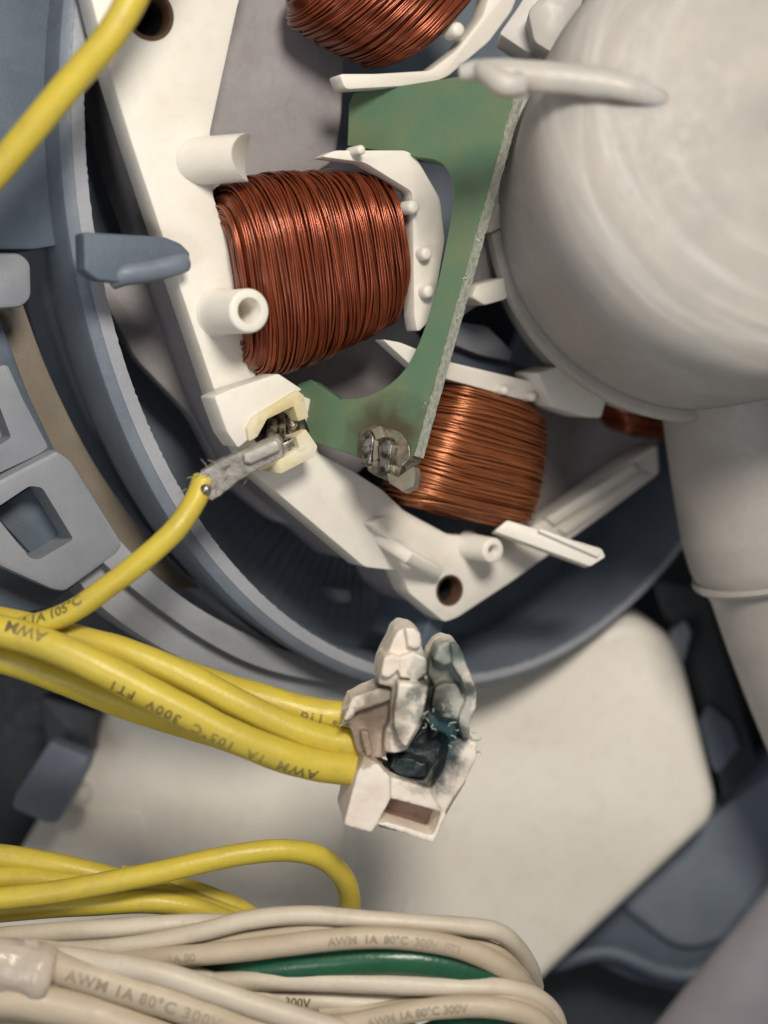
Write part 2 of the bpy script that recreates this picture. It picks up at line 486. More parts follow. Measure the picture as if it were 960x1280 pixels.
# pegs
PA = Vector((.88, -.04, .47)).normalized(); pbase = MOT.at(240, 202, -.12)
ppo = build('peg', post_bm(pbase, PA, .82, .28, 0, 40, .03, .0), M['white'], ST)
cut(ppo, lathe_bm(pbase + PA * 1.01 + Vector((.3, 0, -1.4)), (-.2, 0, 1), [(0, 0), (.36, 0), (.36, 2.8), (0, 2.8)], 40))
build('tube_peg', post_bm(MOT.at(274, 391), N, .85, .262, .14, 32, .035, .06), M['white'], ST)
build('tube_peg', post_bm(MOT.at(588, 683), N, .55, .17, .07, 24, .03, .04), M['white'], ST)
build('pin', tube_bm([MOT.at(470, 668, -.1), MOT.at(470, 668, .2) + Vector((.4, -.28, 0)), MOT.at(545, 714, .12)], .10, 14), M['white'], ST)
build('rail', slab_bm([(462, 655), (478, 646), (556, 704), (552, 716), (538, 716)], MOT, .18, .25, .05, 3), M['white'], ST)
lp = slab_bm([(618, 664), (634, 650), (752, 686), (757, 696), (738, 708)], Pl(P(640, 668, -.75), (0.1, .1, .98)), 0, .3, .045, 3)
build('long_pin', lp, M['white'], ST)
lp2 = slab_bm([(672, 664), (676, 660), (752, 690), (748, 697)], Pl(P(640, 668, -.70), (0.1, .1, .98)), 0.02, .08, .02, 0)
build('pin_ridge', lp2, M['white'], ST)
for k, (a, b, c_, d_) in enumerate((((684, 648), (792, 580), (800, 588), (694, 657)), ((700, 662), (806, 590), (812, 596), (708, 669)))):
    slab('edge_rib', [a, b, c_, d_], MOT, .08, .15, M['white'], ST, .02)
# slot liners behind the windings
slab('slot_liner', [(302, -60), (420, -60), (432, 60), (428, 150), (420, 200), (380, 228), (262, 262), (252, 165)], MOT, -.9, .3, M['liner'], ST, .06, 12)
slab('slot_liner', [(330, 470), (400, 450), (500, 385), (540, 440), (520, 520), (440, 600), (380, 560)], MOT, -1.1, .3, M['liner'], ST, .05, 8)
slab('slot_liner', [(600, 520), (690, 495), (760, 500), (830, 505), (822, 570), (790, 590), (700, 650), (640, 672)], MOT, -.55, .3, M['liner'], ST, .05, 8)  # white inner plate, with its shade put into the grey


def coil(name, c0, c1, h0, tdir, hw0, hw1, hd, turns, mat, wr, parent, seedv, lean=0.0, bulge=.10, core=True):
    """a winding: turns of real wire round an axis from c0 to c1 (pixels on the motor face)"""
    A = MOT.at(*c0, h0); B = MOT.at(*c1, h0)
    ax = (B - A); L = ax.length; ax.normalize()
    t = Vector(tdir); t = (t - N * t.dot(N)).normalized()
    rnd = random.Random(seedv)
    bm = bmesh.new(); lay = bm.verts.layers.float.new('strand')
    SEG = 44; SD = 5
    def loop(f, extra, phase, sv, tilt):
        k = 1 + bulge * (1 - (2 * f - 1) ** 2) ** .8 - .10 * max(0, (abs(2 * f - 1) - .8) / .2) ** 2
        e0 = min(1, f / .22); e1 = min(1, (1 - f) / .16)
        tp_ = (1 - .30 * (1 - e0) ** 2) * (1 - .16 * (1 - e1) ** 2)
        hw = (hw0 + (hw1 - hw0) * f) * k * (1 - .10 * (1 - e0) ** 2) * (1 - .06 * (1 - e1) ** 2) + extra; d = hd * k * tp_ + extra
        rings = []; path = []
        for i in range(SEG):
            a = 2 * math.pi * i / SEG
            ca, sa = math.cos(a), math.sin(a)
            e = 2 / 2.6
            x = hw * math.copysign(abs(ca) ** e, ca); y = d * math.copysign(abs(sa) ** e, sa)
            wv = .020 * noise.noise(Vector((a * 1.2 + phase, f * 9, phase))) + .035 * noise.noise(Vector((a * .8, f * 14, seedv)))
            path.append(A + ax * (f * L + wv * 1.3 + tilt * x + lean * (x / max(hw, .01)) ** 2) + t * x + N * (y + .02 * noise.noise(Vector((a * 2, phase, 1)))))
        for i in range(SEG):
            T = (path[(i + 1) % SEG] - path[i - 1]).normalized()
            u = (ax - T * ax.dot(T)).normalized(); v_ = T.cross(u)
            ring = []
            for k2 in range(SD):
                b = 2 * math.pi * k2 / SD
                vv = bm.verts.new(path[i] + (u * math.cos(b) + v_ * math.sin(b)) * wr); vv[lay] = sv
                ring.append(vv)
            rings.append(ring)
        for i in range(SEG):
            R1, R2 = rings[i], rings[(i + 1) % SEG]
            for k2 in range(SD): bm.faces.new((R1[k2], R1[(k2 + 1) % SD], R2[(k2 + 1) % SD], R2[k2]))
    for i in range(turns):
        f = (i + .5 + rnd.uniform(-.30, .30)) / turns
        loop(f, rnd.uniform(-.022, .024), rnd.uniform(0, 60), rnd.random(), rnd.uniform(-.012, .012))
    for k in range(9):                                  # the layers seen end-on
        loop(.012, -.02 - k * wr * 1.9, rnd.uniform(0, 60), rnd.random(), 0)
        loop(.988, -.02 - k * wr * 1.9, rnd.uniform(0, 60), rnd.random(), 0)
    for i in range(turns // 2):                        # a few strands laid across the last layer
        loop(rnd.uniform(.04, .96), .03 + rnd.uniform(0, .015), rnd.uniform(0, 60), rnd.random(), rnd.uniform(-.045, .045))
    # the layers underneath
    rows = []
    for i in range(14):
        f = .03 + .94 * i / 13
        k = 1 + bulge * (1 - (2 * f - 1) ** 2) ** .8
        e0 = min(1, f / .22); e1 = min(1, (1 - f) / .16)
        hw = (hw0 + (hw1 - hw0) * f) * k * (1 - .10 * (1 - e0) ** 2) * (1 - .06 * (1 - e1) ** 2) - wr * 1.6
        d = hd * k * (1 - .30 * (1 - e0) ** 2) * (1 - .16 * (1 - e1) ** 2) - wr * 1.6; row = []
        for j in range(32):
            a = 2 * math.pi * j / 32; ca, sa = math.cos(a), math.sin(a); e = 2 / 2.6
            v = bm.verts.new(A + ax * f * L + t * hw * math.copysign(abs(ca) ** e, ca) + N * d * math.copysign(abs(sa) ** e, sa)); v[lay] = 1.0
            row.append(v)
        rows.append(row)
    for R1, R2 in zip(rows, rows[1:]):
        for j in range(32): bm.faces.new((R1[j], R1[(j + 1) % 32], R2[(j + 1) % 32], R2[j]))
    bm.faces.new(rows[0]); bm.faces.new(rows[-1])
    return build(name, bm, mat, parent, sharp=80)


coil('copper_winding', (284, 356), (481, 309), -.05, (.25, -1, 0), 1.13, .84, .72, 84, M['copper'], .0155, ST, 3, bulge=.12)
coil('copper_winding', (568, 646), (604, 494), -.05, (1, -.22, 0), 1.0, .82, .64, 70, M['copper_lit'], .0132, ST, 5, bulge=.12)
coil('copper_winding', (430, -75), (552, 18), -.1, (.72, .70, 0), 1.2, 1.0, .7, 62, M['copper'], .0165, ST, 8)
coil('copper_winding', (800, 545), (770, 480), -.5, (1, -.15, 0), .55, .5, .5, 26, M['copper'], .02, ST, 11)
# bobbin flanges at the inner ends of the windings
slab('bobbin_flange', [(402, 196), (418, 188), (508, 188), (520, 196), (550, 248), (556, 300), (546, 360), (536, 402), (522, 416), (518, 395), (516, 240), (456, 203)], MOT, .62, .26, M['white'], ST, .06, 6)
for x, y in ((514, 260), (530, 318), (533, 365)):
    build('bobbin_nub', post_bm(MOT.at(x - 6, y, .58), N, .20, .085, 0, 14, .04), M['white'], ST)
build('bobbin_nub', post_bm(MOT.at(440, 190, .58), N, .25, .06, 0, 12, .03), M['white'], ST)
slab('bobbin_flange', [(424, 92), (470, 92), (538, 88), (572, 62), (604, 20), (622, -40), (660, -40), (640, 14), (612, 52), (560, 96), (534, 106), (432, 112)], MOT, .35, .3, M['white'], ST, .07, 6)
build('bobbin_nub', post_bm(MOT.at(564, 40, .3), N, .2, .10, 0, 14, .05), M['white'], ST)
slab('bobbin_flange', [(478, 424), (500, 428), (560, 452), (610, 464), (668, 478), (674, 492), (664, 502), (640, 496), (560, 474), (520, 462)], MOT, .5, .22, M['white'], ST, .05, 4)
for x, y in ((628, 488), (662, 496)):
    build('bobbin_nub', post_bm(MOT.at(x - 6, y, .45), N, .2, .06, 0, 12, .03), M['white'], ST)
slab('pole_lug', [(672, 466), (700, 458), (764, 478), (752, 522), (738, 522), (690, 508)], MOT, .75, .55, M['white'], ST, .05, 3)
slab('pole_lug', [(590, 372), (596, 356), (632, 346), (640, 360), (634, 374), (606, 382)], MOT, .75, .4, M['white'], ST, .06, 4)
slab('pole_lug', [(606, 258), (626, 254), (628, 284), (612, 292)], MOT, .7, .5, M['white_blur'], ST, .05, 4)
slab('pole_piece', [(592, 290), (622, 284), (640, 350), (600, 380), (570, 400)], MOT, .3, .5, M['liner'], ST, .05, 4)
slab('pole_piece', [(574, 402), (610, 408), (642, 440), (638, 452), (600, 444), (570, 432)], MOT, -.1, .5, M['grey_light'], ST, .06, 3)
slab('pole_piece', [(560, 430), (600, 440), (666, 462), (690, 470), (680, 480), (600, 466), (556, 452)], MOT, -.3, .4, M['grey'], ST, .05, 3)

# terminal socket on the frame: two nylon jaws round tin contacts
slab('socket_jaw', [(268, 496), (290, 486), (348, 467), (378, 487), (366, 494), (320, 520), (312, 548), (298, 560), (284, 540)], MOT, .55, .42, M['white'], ST, .05, 3)
slab('socket_rim', [(317, 522), (372, 488), (380, 494), (386, 522), (373, 527), (367, 508), (334, 524), (322, 546), (312, 552), (309, 536)], MOT, .62, .55, M['yellowed'], ST, .025, 2)
slab('socket_jaw', [(336, 590), (350, 574), (374, 560), (370, 546), (382, 536), (397, 558), (394, 570), (352, 592)], MOT, .55, .6, M['yellowed'], ST, .03, 2)
slab('socket_floor', [(316, 540), (374, 500), (388, 540), (345, 580)], MOT, .12, .2, M['black'], ST, .02)
for a, b, r_ in (((338, 548), (342, 526), .065), ((352, 545), (352, 520), .055), ((368, 545), (362, 512), .075), ((378, 548), (372, 518), .06)):
    build('contact', tube_bm([MOT.at(*a, .18), MOT.at((a[0] + b[0]) / 2, (a[1] + b[1]) / 2, .42), MOT.at(*b, .3)], r_, 10), M['metal'], ST)
slab('contact_plate', [(350, 556), (372, 545), (378, 560), (358, 570)], MOT, .45, .12, M['metal'], ST, .02)

# ------------------------------------------------------------------ circuit board
BP = Pl(P(575, 330, .95), (-.44, .10, .88))
CB = thing('circuit_board', 'green C-shaped circuit board with a scorched foot standing over the motor windings', 'circuit board', P(540, 400, .2))
inner = [(425, 499), (455, 496), (487, 480), (512, 452), (534, 400), (550, 340), (563, 275), (567, 238), (560, 214), (546, 201), (520, 196), (470, 188), (434, 182)]
rightp = [(646, 106), (517, 570)]
pts = [(434, 182), (436, 130), (442, 116), (520, 104), (575, 95)] + rightp + [(500, 578), (470, 580), (432, 566), (384, 550), (368, 505), (372, 480), (388, 474)] + [tuple(p) for p in smooth2(inner, 4)][:-1]
bd = slab_bm(pts, BP, 0, .25, .015, 1.2, 1)
build('board', bd, M['pcb'], CB)
nt = M['pcb'].node_tree; bs = nt.nodes['Principled BSDF']; old = bs.inputs['Base Color'].links[0].from_socket
tc = nt.nodes.new('ShaderNodeTexCoord'); d_ = nt.nodes.new('ShaderNodeVectorMath'); d_.operation = 'DISTANCE'
nt.links.new(tc.outputs['Object'], d_.inputs[0]); d_.inputs[1].default_value = BP.at(480, 550) - CB.location
ad = nt.nodes.new('ShaderNodeMath'); ad.operation = 'MULTIPLY_ADD'
nt.links.new(nz(nt, 4, 6), ad.inputs[0]); ad.inputs[1].default_value = .6; nt.links.new(d_.outputs['Value'], ad.inputs[2])
nt.links.new(mix(nt, ramp(nt, ad.outputs[0], [(.55, .9), (.95, 0)]), old, (.065, .05, .025)), bs.inputs['Base Color'])
# the raw sawn edge: one strip of fibres along the right side
eb = bmesh.new(); n_ = 120
rows = []
for i in range(n_ + 1):
    t = i / n_
    q = Vector((646, 106)) * (1 - t) + Vector((517, 570)) * t
    a = BP.at(q.x, q.y, .0); b = a - BP.n * .25
    out = Vector((.95, .30, .35)).normalized()
    row = []
    for k in range(9):
        f = k / 8
        row.append(eb.verts.new(a.lerp(b, f) + out * (.010 + .010 * noise.noise(Vector((t * 60, f * 5, 2))) + .009 * noise.noise(Vector((t * 200, f * 9, 5)))) + Vector((0, 0, .006))))
    rows.append(row)
for A, B in zip(rows, rows[1:]):
    for k in range(8): eb.faces.new((A[k], A[k + 1], B[k + 1], B[k]))
build('sawn_edge', eb, M['pcb_edge'], CB, sharp=60)
fb = bmesh.new(); rnd = random.Random(4)
for i in range(34):
    t = rnd.random(); q = Vector((646, 106)) * (1 - t) + Vector((517, 570)) * t
    a = BP.at(q.x, q.y, -rnd.random() * .3)
    d = Vector((rnd.uniform(-.3, 1), rnd.uniform(-.6, .6), rnd.uniform(-.2, .8))).normalized() * rnd.uniform(.03, .09)
    tube_bm([a, a + d * .5, a + d + Vector((0, rnd.uniform(-.03, .03), 0))], [.012, .009, .004], 5, fb)
build('loose_fibres', fb, M['pcb_edge'], CB, 'stuff')
# burnt foot with corroded clips
sb = slab_bm([(448, 538), (468, 530), (500, 540), (512, 556), (514, 574), (500, 586), (478, 588), (462, 584), (446, 570)], BP, .03, .30, .02, 3, 2)
rough_up(sb, .012, 5, 2, 3.0); build('burnt_foot', sb, M['solder'], CB, sharp=50)
def clip(name, pts, h, d, mat, amp=.012, bev=.018):
    b_ = slab_bm(pts, BP, h, d, bev, 1.0, 2)
    bmesh.ops.triangulate(b_, faces=b_.faces[:])
    for _ in range(2):
        bmesh.ops.subdivide_edges(b_, edges=[e for e in b_.edges if e.calc_length() > .07], cuts=1); bmesh.ops.triangulate(b_, faces=b_.faces[:])
    rough_up(b_, amp, 6, 0, pts[0][0]); build(name, b_, mat, CB, sharp=50)
clip('clip_leg', [(452, 545), (461, 538), (467, 545), (463, 580), (452, 582)], .16, .16, M['metal'])
clip('clip_leg', [(472, 552), (484, 546), (490, 556), (486, 588), (476, 592)], .20, .18, M['metal'])
clip('clip_leg', [(464, 536), (476, 532), (480, 546), (470, 550)], .14, .1, M['solder_shiny'])
clip('clip_bridge', [(458, 572), (500, 584), (498, 596), (480, 600), (458, 588)], .10, .2, M['solder'], .02)
clip('terminal_blade', [(484, 590), (498, 596), (517, 584), (519, 592), (516, 608), (502, 615), (486, 604)], .14, .16, M['solder_shiny'], .014)
clip('glue_bead', [(462, 546), (470, 548), (474, 572), (466, 578)], .12, .1, M['solder_shiny'], .02, .03)

# ------------------------------------------------------------------ milky cover with its fin, and the pipe below
CV = thing('plastic_cover', 'large milky plastic round cover bulging at the top right', 'plastic cover', P(925, 215, -1.5))
cc = P(932, 212, 1.4); ax = Vector((.10, .06, .99)).normalized()
prof = [(2.30, -3.0), (2.56, -3.0), (2.60, -.6), (2.65, -.1), (2.66, .25), (2.65, .6), (2.60, .86), (2.49, 1.08), (2.32, 1.23), (2.24, 1.27), (2.21, 1.272), (2.16, 1.31), (2.0, 1.36), (1.95, 1.362), (1.7, 1.42), (1.35, 1.48), (.8, 1.54), (.30, 1.56), (.24, 1.53), (.22, 1.42), (0, 1.42)]
M['dome'] = plastic('milky_highlight_plastic', (.415, .39, .355), (.355, .345, .325), .6, sss=.55, sr=.6, grain=9, gstr=.08)
nt = M['dome'].node_tree; bs = nt.nodes['Principled BSDF']; old = bs.inputs['Base Color'].links[0].from_socket
tc = nt.nodes.new('ShaderNodeTexCoord'); sx = nt.nodes.new('ShaderNodeSeparateXYZ'); nt.links.new(tc.outputs['Object'], sx.inputs[0])
def mth(op, a, b=None):
    m_ = nt.nodes.new('ShaderNodeMath'); m_.operation = op
    for k_, v_ in enumerate((a, b)):
        if v_ is None: continue
        if hasattr(v_, 'links'): nt.links.new(v_, m_.inputs[k_])
        else: m_.inputs[k_].default_value = v_
    return m_.outputs[0]
rad_ = mth('SQRT', mth('ADD', mth('MULTIPLY', sx.outputs[0], sx.outputs[0]), mth('MULTIPLY', sx.outputs[1], sx.outputs[1])))
cx_ = nt.nodes.new('ShaderNodeCombineXYZ'); nt.links.new(mth('MULTIPLY', rad_, 4.5), cx_.inputs[0])
nt.links.new(mth('MULTIPLY', mth('ARCTAN2', sx.outputs[1], mth('MULTIPLY', sx.outputs[0], -1.0)), .9), cx_.inputs[1])
stf = ramp(nt, nz(nt, 1.0, 5, .6, cx_.outputs[0]), [(.48, 0), (.72, .8)])
stf = mul(nt, stf, ramp(nt, mth('DIVIDE', rad_, 3.0), [(.45, 0), (.75, 1)]))
nt.links.new(mix(nt, stf, old, (.52, .515, .50)), bs.inputs['Base Color'])  # pale arcs paint in the highlight lines round the dome's shoulder
build('dome', lathe_bm(cc, ax, prof, 128), M['dome'], CV, sharp=60)
build('collar', lathe_bm(cc, ax, [(2.4, -2.1), (2.70, -2.1), (2.73, -2.05), (2.73, -1.96), (2.69, -1.9), (2.4, -1.9)], 96, closed=True), M['cover'], CV)
FP = Pl(P(700, 95, 3.1), (-.02, .22, .97))
fpt = [(574, 90), (596, 88), (630, 91), (680, 96), (740, 102), (790, 112), (832, 126), (866, 142)]
frd = [.08, .12, .155, .17, .165, .135, .09, .03]
fp_ = smooth2([FP.at(x, y, -.1 - max(0, (x - 800) / 240)) for x, y in fpt], 6)
fr_ = [frd[min(i // 6, 6)] * (1 - (i % 6) / 6) + frd[min(i // 6 + 1, 7)] * ((i % 6) / 6) for i in range(len(fp_))]
build('fin', tube_bm(fp_, fr_, 28, squash=.55, wob=.05), M['cover'], CV, sharp=80)
build('fin_tab', tube_bm(smooth2([FP.at(598, 82, .1), FP.at(612, 94, .14), FP.at(632, 106, .14), FP.at(652, 104, .1)], 5), [.07 + .06 * min(1, i / 8) for i in range(16)], 16, wob=.2), M['cover'], CV, sharp=80)
slab('bracket', [(624, 42), (648, 8), (676, -40), (730, -40), (712, 24), (690, 60), (660, 66)], flat(.3), 0, .6, M['white_blur'], CV, .08, 4)
slab('bracket', [(660, 14), (690, -20), (740, -40), (720, 30), (690, 66), (668, 52)], flat(.75), 0, .5, M['cover'], CV, .08, 6)

PI_ = thing('plastic_pipe', 'greyish white plastic pipe running down the right edge below the round cover', 'pipe', P(980, 700, -2.5))
pp = [(925, 380, -1.0), (945, 500, -1.1), (962, 590, -1.2), (975, 650, -1.3), (984, 690, -1.35), (988, 708, -1.38), (992, 722, -1.4), (1015, 800, -1.6), (1050, 900, -1.9), (1085, 985, -2.2), (1110, 1040, -2.4)]
pr = [1.20, 1.24, 1.29, 1.33, 1.30, 1.22, 1.14, 1.10, 1.06, 1.02, 1.0]
path = smooth2([P(*q) for q in pp], 6)
ex = []
for i in range(len(path)):
    k = min(i / 6, len(pr) - 1.001); j = int(k); ex.append(pr[j] + (pr[min(j + 1, len(pr) - 1)] - pr[j]) * (k - j))
build('pipe_wall', tube_bm(path, ex, 64), M['pipe'], PI_, sharp=60)
cpt = P(984, 704, -1.37); cdir = (P(1015, 800, -1.6) - P(962, 590, -1.2)).normalized()
build('collar', lathe_bm(cpt, cdir, [(1.1, -.06), (1.27, -.06), (1.29, 0), (1.25, .05), (1.1, .05)], 72, closed=True), M['pipe'], PI_)

# ------------------------------------------------------------------ cream enclosure below the ring
BX = thing('enclosure_box', 'cream plastic box with rounded corners below the housing ring', 'plastic box', P(500, 1050, -5.8))
lid = [(500, 770), (640, 778), (776, 764), (806, 770), (836, 790), (852, 820), (896, 980), (897, 1012), (884, 1036), (676, 1232), (600, 1330), (500, 1340)]
bl = slab_bm([(430, 850), (560, 846), (640, 832), (720, 800), (788, 764), (850, 800), (899, 1000), (893, 1030), (668, 1240), (600, 1340), (430, 1340)], Pl(P(700, 950, -3.6), (.05, -.10, .99)), 0, 2.0, .28, 40, 5)
build('lid', bl, M['cream'], BX, sharp=60)
bl = slab_bm([(150, 850), (540, 850), (618, 840), (598, 1000), (592, 1340), (-140, 1340)], Pl(P(560, 950, -3.68), (-.06, -.05, .99)), 0, 1.8, .2, 20, 4)
build('body', bl, M['cream'], BX, sharp=60)
build('corner_rib', tube_bm([P(516, 1020, -3.86), P(512, 1090, -3.84), P(508, 1180, -3.82)], .16, 16), M['cream'], BX)
build('corner_pad', slab_bm([(60, 1010), (175, 1015), (190, 1090), (20, 1095)], Pl(P(560, 950, -3.6), (-.06, -.05, .99)), 0, .2, .06, 8), M['cream'], BX)

CL = thing('latch_clip', 'small grey plastic latch clip at the left corner of the cream box', 'clip', P(60, 980, -3))
slab('clip_pad', [(62, 926), (112, 946), (108, 962), (70, 1030), (56, 1030), (14, 1010), (18, 994)], Pl(P(60, 980, -2.6), (-.1, -.1, 1)), 0, .35, M['grey_mid'], CL, .05, 5)
slab('clip_stem', [(50, 870), (118, 890), (112, 946), (60, 930)], flat(-3.3), 0, .8, M['dark'], CL, .05, 3)
b_ = bmesh.new(); bmesh.ops.create_uvsphere(b_, u_segments=24, v_segments=14, radius=.19, matrix=Matrix.Translation(P(100, 992, -3.25)))
tag(build('round_button', b_, M['white']), 'tiny white round button peeking out beside the grey latch clip', 'button')

# dark mouldings on the right
TR = thing('drain_tray', 'dark grey moulded tray beside the cream box at the lower right', 'tray', P(840, 1120, -5.6))
slab('tray_floor', [(700, 1180), (905, 985), (1100, 800), (1200, 1000), (960, 1225), (880, 1250), (780, 1225)], flat(-4.9), 0, .5, M['grey'], TR, .15, 30, 3)
slab('tray_recess', [(768, 1130), (900, 1010), (1010, 930), (1030, 1010), (905, 1180), (850, 1190)], flat(-4.75), 0, .2, M['grey_mid'], TR, .1, 26, 3)
build('tray_lip', tube_bm(smooth2([P(690, 1205, -4.8), P(760, 1190, -4.75), P(830, 1215, -4.7), P(880, 1212, -4.7), P(930, 1150, -4.7), P(1000, 1060, -4.7)], 6), .13, 12), M['grey'], TR)
tag(build('trim_rail', tube_bm(smooth2([P(830, 1400, -3.2), P(930, 1275, -3.1), P(1010, 1180, -3.0), P(1100, 1070, -3.0)], 6), .95, 40, squash=.6), M['rimlilac']), 'lilac-grey rounded rail cutting across the bottom right corner', 'rail')
TB = thing('mounting_bracket', 'dark bracket with a pale square tab between cream box and pipe', 'bracket', P(850, 850, -4.5))
slab('tab', [(838, 790), (856, 776), (864, 790), (856, 824), (846, 834)], flat(-3.7), 0, .3, M['grey_light'], TB, .05, 3)
slab('arm', [(812, 720), (880, 740), (930, 900), (950, 960), (905, 1000), (880, 900), (840, 800)], flat(-4.3), 0, .5, M['dark'], TB, .08, 8)
slab('brace', [(872, 905), (886, 880), (915, 905), (925, 935), (898, 968), (890, 960)], flat(-4.1), 0, .2, M['grey'], TB, .04, 3)
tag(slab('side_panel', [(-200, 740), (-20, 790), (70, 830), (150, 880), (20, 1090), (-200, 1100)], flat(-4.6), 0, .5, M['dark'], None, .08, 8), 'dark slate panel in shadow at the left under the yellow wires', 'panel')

# ------------------------------------------------------------------ wires
def samp(path):
    L = [0.0]
    for a, b in zip(path, path[1:]): L.append(L[-1] + (b - a).length)
    return L


def letter(text, path, r, start, height, parent, mat, flip=False, roll=0.0, gap=1.0):
    """print wrapped on a wire's skin; start = distance along the wire"""
    cu = bpy.data.curves.new('t', 'FONT'); cu.body = text; cu.size = height; cu.space_character = gap
    cu.resolution_u = 3; cu.offset = height * .022
    to = bpy.data.objects.new('t', cu); COL.objects.link(to); bpy.context.view_layer.update()
    me = bpy.data.meshes.new_from_object(to.evaluated_get(bpy.context.evaluated_depsgraph_get()))
    bpy.data.objects.remove(to); bpy.data.curves.remove(cu)
    gb = bmesh.new(); gb.from_mesh(me)
    bmesh.ops.triangulate(gb, faces=gb.faces[:])
    for _ in range(5):
        lg = [e for e in gb.edges if e.calc_length() > height * .16]
        if not lg: break
        bmesh.ops.subdivide_edges(gb, edges=lg, cuts=1); bmesh.ops.triangulate(gb, faces=gb.faces[:])
    gb.to_mesh(me); gb.free()
    L = samp(path); T, U = frames(path)
    for v in me.vertices:
        gx, gy = v.co.x, v.co.y - height * .36
        s = start - gx if flip else start + gx
        if flip: gy = -gy
        i = 0
        while i < len(L) - 2 and L[i + 1] < s: i += 1
        f = (s - L[i]) / max(L[i + 1] - L[i], 1e-6)
        c = path[i].lerp(path[i + 1], f); t = T[i].lerp(T[i + 1], max(0, min(1, f))).normalized()
        u = (U[i] - t * U[i].dot(t)).normalized(); w_ = u.cross(t)
        a = gy / r + roll
        v.co = c + (u * math.cos(a) + w_ * math.sin(a)) * (r + .004)
    return link('lettering', me, mat, parent, 'stuff')


def wire(label, pts, r, mat, group=None, text=None, cat='wire', name='wire', per=8):
    if name == 'white_wire': r *= .90
    path = [p + noise.noise_vector(p * .8 + Vector((r * 40, len(label), 0))) * .028 for p in smooth2([P(*p) for p in pts], per)]
    b = sum(path, Vector()) / len(path)
    o = thing(name, label, cat, b, group)
    run = list(path)                                   # wires that leave the frame go on beyond it
    off = lambda p: p[0] < 0 or p[1] < 0 or p[1] > 1285
    if off(pts[0]):
        d0 = (path[0] - path[2]).normalized(); run = [path[0] + d0 * k + Vector((0, -.05 * k * k, 0)) for k in (4, 3, 2, 1)] + run
    if off(pts[-1]):
        d1 = (path[-1] - path[-3]).normalized(); run = run + [path[-1] + d1 * k for k in (1, 2, 3)]
    bm = tube_bm(run, r, 16, wob=.05)
    build('insulation', bm, mat, o, sharp=70)
    if text:
        for tx in (text if isinstance(text, list) else [text]):
            letter(path=path, r=r, parent=o, **tx)
    return o, path


GY = 'yellow wires'
wire('thick yellow wire crossing the top left corner alone', [(-40, 252, 2.9), (0, 208, 3.0), (50, 150, 3.1), (100, 90, 3.15), (140, 40, 3.2), (178, -30, 3.2)], .165, M['yellow'], GY, name='yellow_wire')
w2, p2 = wire('yellow wire curving up from the bundle into the frayed grey crimp terminal',
              [(-40, 802, 1.45), (20, 788, 1.6), (80, 770, 1.75), (130, 738, 1.85), (180, 700, 1.9), (220, 662, 1.85), (243, 625, 1.7), (254, 598, 1.6)], .132, M['yellow'], GY, name='yellow_wire',
              text=[dict(text='AWM 1A 105°C', start=.42, height=.17, mat=M['ink'], flip=False, roll=.6)])
tp = smooth2([P(250, 608, 1.58), P(268, 597, 1.62), P(290, 586, 1.62), P(315, 575, 1.55), P(338, 563, 1.42), P(352, 556, 1.3)], 5)
CRP = Pl(P(300, 586, 1.62), (.02, -.18, .98))
sl = slab_bm([(249, 592), (262, 582), (300, 566), (346, 546), (353, 553), (355, 570), (345, 577), (318, 590), (298, 601), (280, 615), (264, 627), (252, 616)], CRP, .1, .26, .07, 2, 3)
bmesh.ops.triangulate(sl, faces=sl.faces[:])
for _ in range(3):
    bmesh.ops.subdivide_edges(sl, edges=[e for e in sl.edges if e.calc_length() > .06], cuts=1); bmesh.ops.triangulate(sl, faces=sl.faces[:])
rough_up(sl, .018, 4.5, 0, 3, .8)
slv = build('crimp_terminal', sl, M['sleeve'], w2, sharp=70)
wg = slab_bm([(304, 568), (344, 550), (350, 556), (350, 563), (314, 580), (306, 578)], CRP, .17, .09, .025, 1.5, 2)
bmesh.ops.triangulate(wg, faces=wg.faces[:])
for _ in range(2):
    bmesh.ops.subdivide_edges(wg, edges=[e for e in wg.edges if e.calc_length() > .07], cuts=1); bmesh.ops.triangulate(wg, faces=wg.faces[:])
rough_up(wg, .010, 5, 0, 8)
M['tin_dull'] = plastic('dull_tin', (.56, .54, .49), (.36, .34, .30), .42, grain=26, gstr=.5, dirt=(.12, .11, .09), dirt_amt=.6)
M['tin_dull'].node_tree.nodes['Principled BSDF'].inputs['Metallic'].default_value = .5
build('crimp_wing', wg, M['tin_dull'], slv, sharp=50)
fb = bmesh.new(); rnd = random.Random(9)
for i in range(26):
    k = min(rnd.randrange(len(tp)), rnd.randrange(len(tp)), rnd.randrange(len(tp))); u = Vector((rnd.uniform(-1, 1), rnd.uniform(-1, 1), rnd.uniform(-.1, 1))).normalized()
    a = tp[k] + u * .17; g = (Vector((-.75, -.45, 0)) * rnd.uniform(.2, 1) + u * .6 + Vector((rnd.uniform(-.4, .4), rnd.uniform(-.4, .4), 0))).normalized() * rnd.uniform(.04, .12)
    if k < 6: g *= 1.25
    tube_bm([a, a + g * .5 + u * .01, a + g], [.007, .006, .003], 4, fb)
build('frayed_fibres', fb, M['sleeve'], slv, 'stuff')
b_ = bmesh.new(); bmesh.ops.create_icosphere(b_, subdivisions=2, radius=.07, matrix=Matrix.Translation(P(257, 612, 1.74)))
build('crimp', b_, M['metal'], w2)

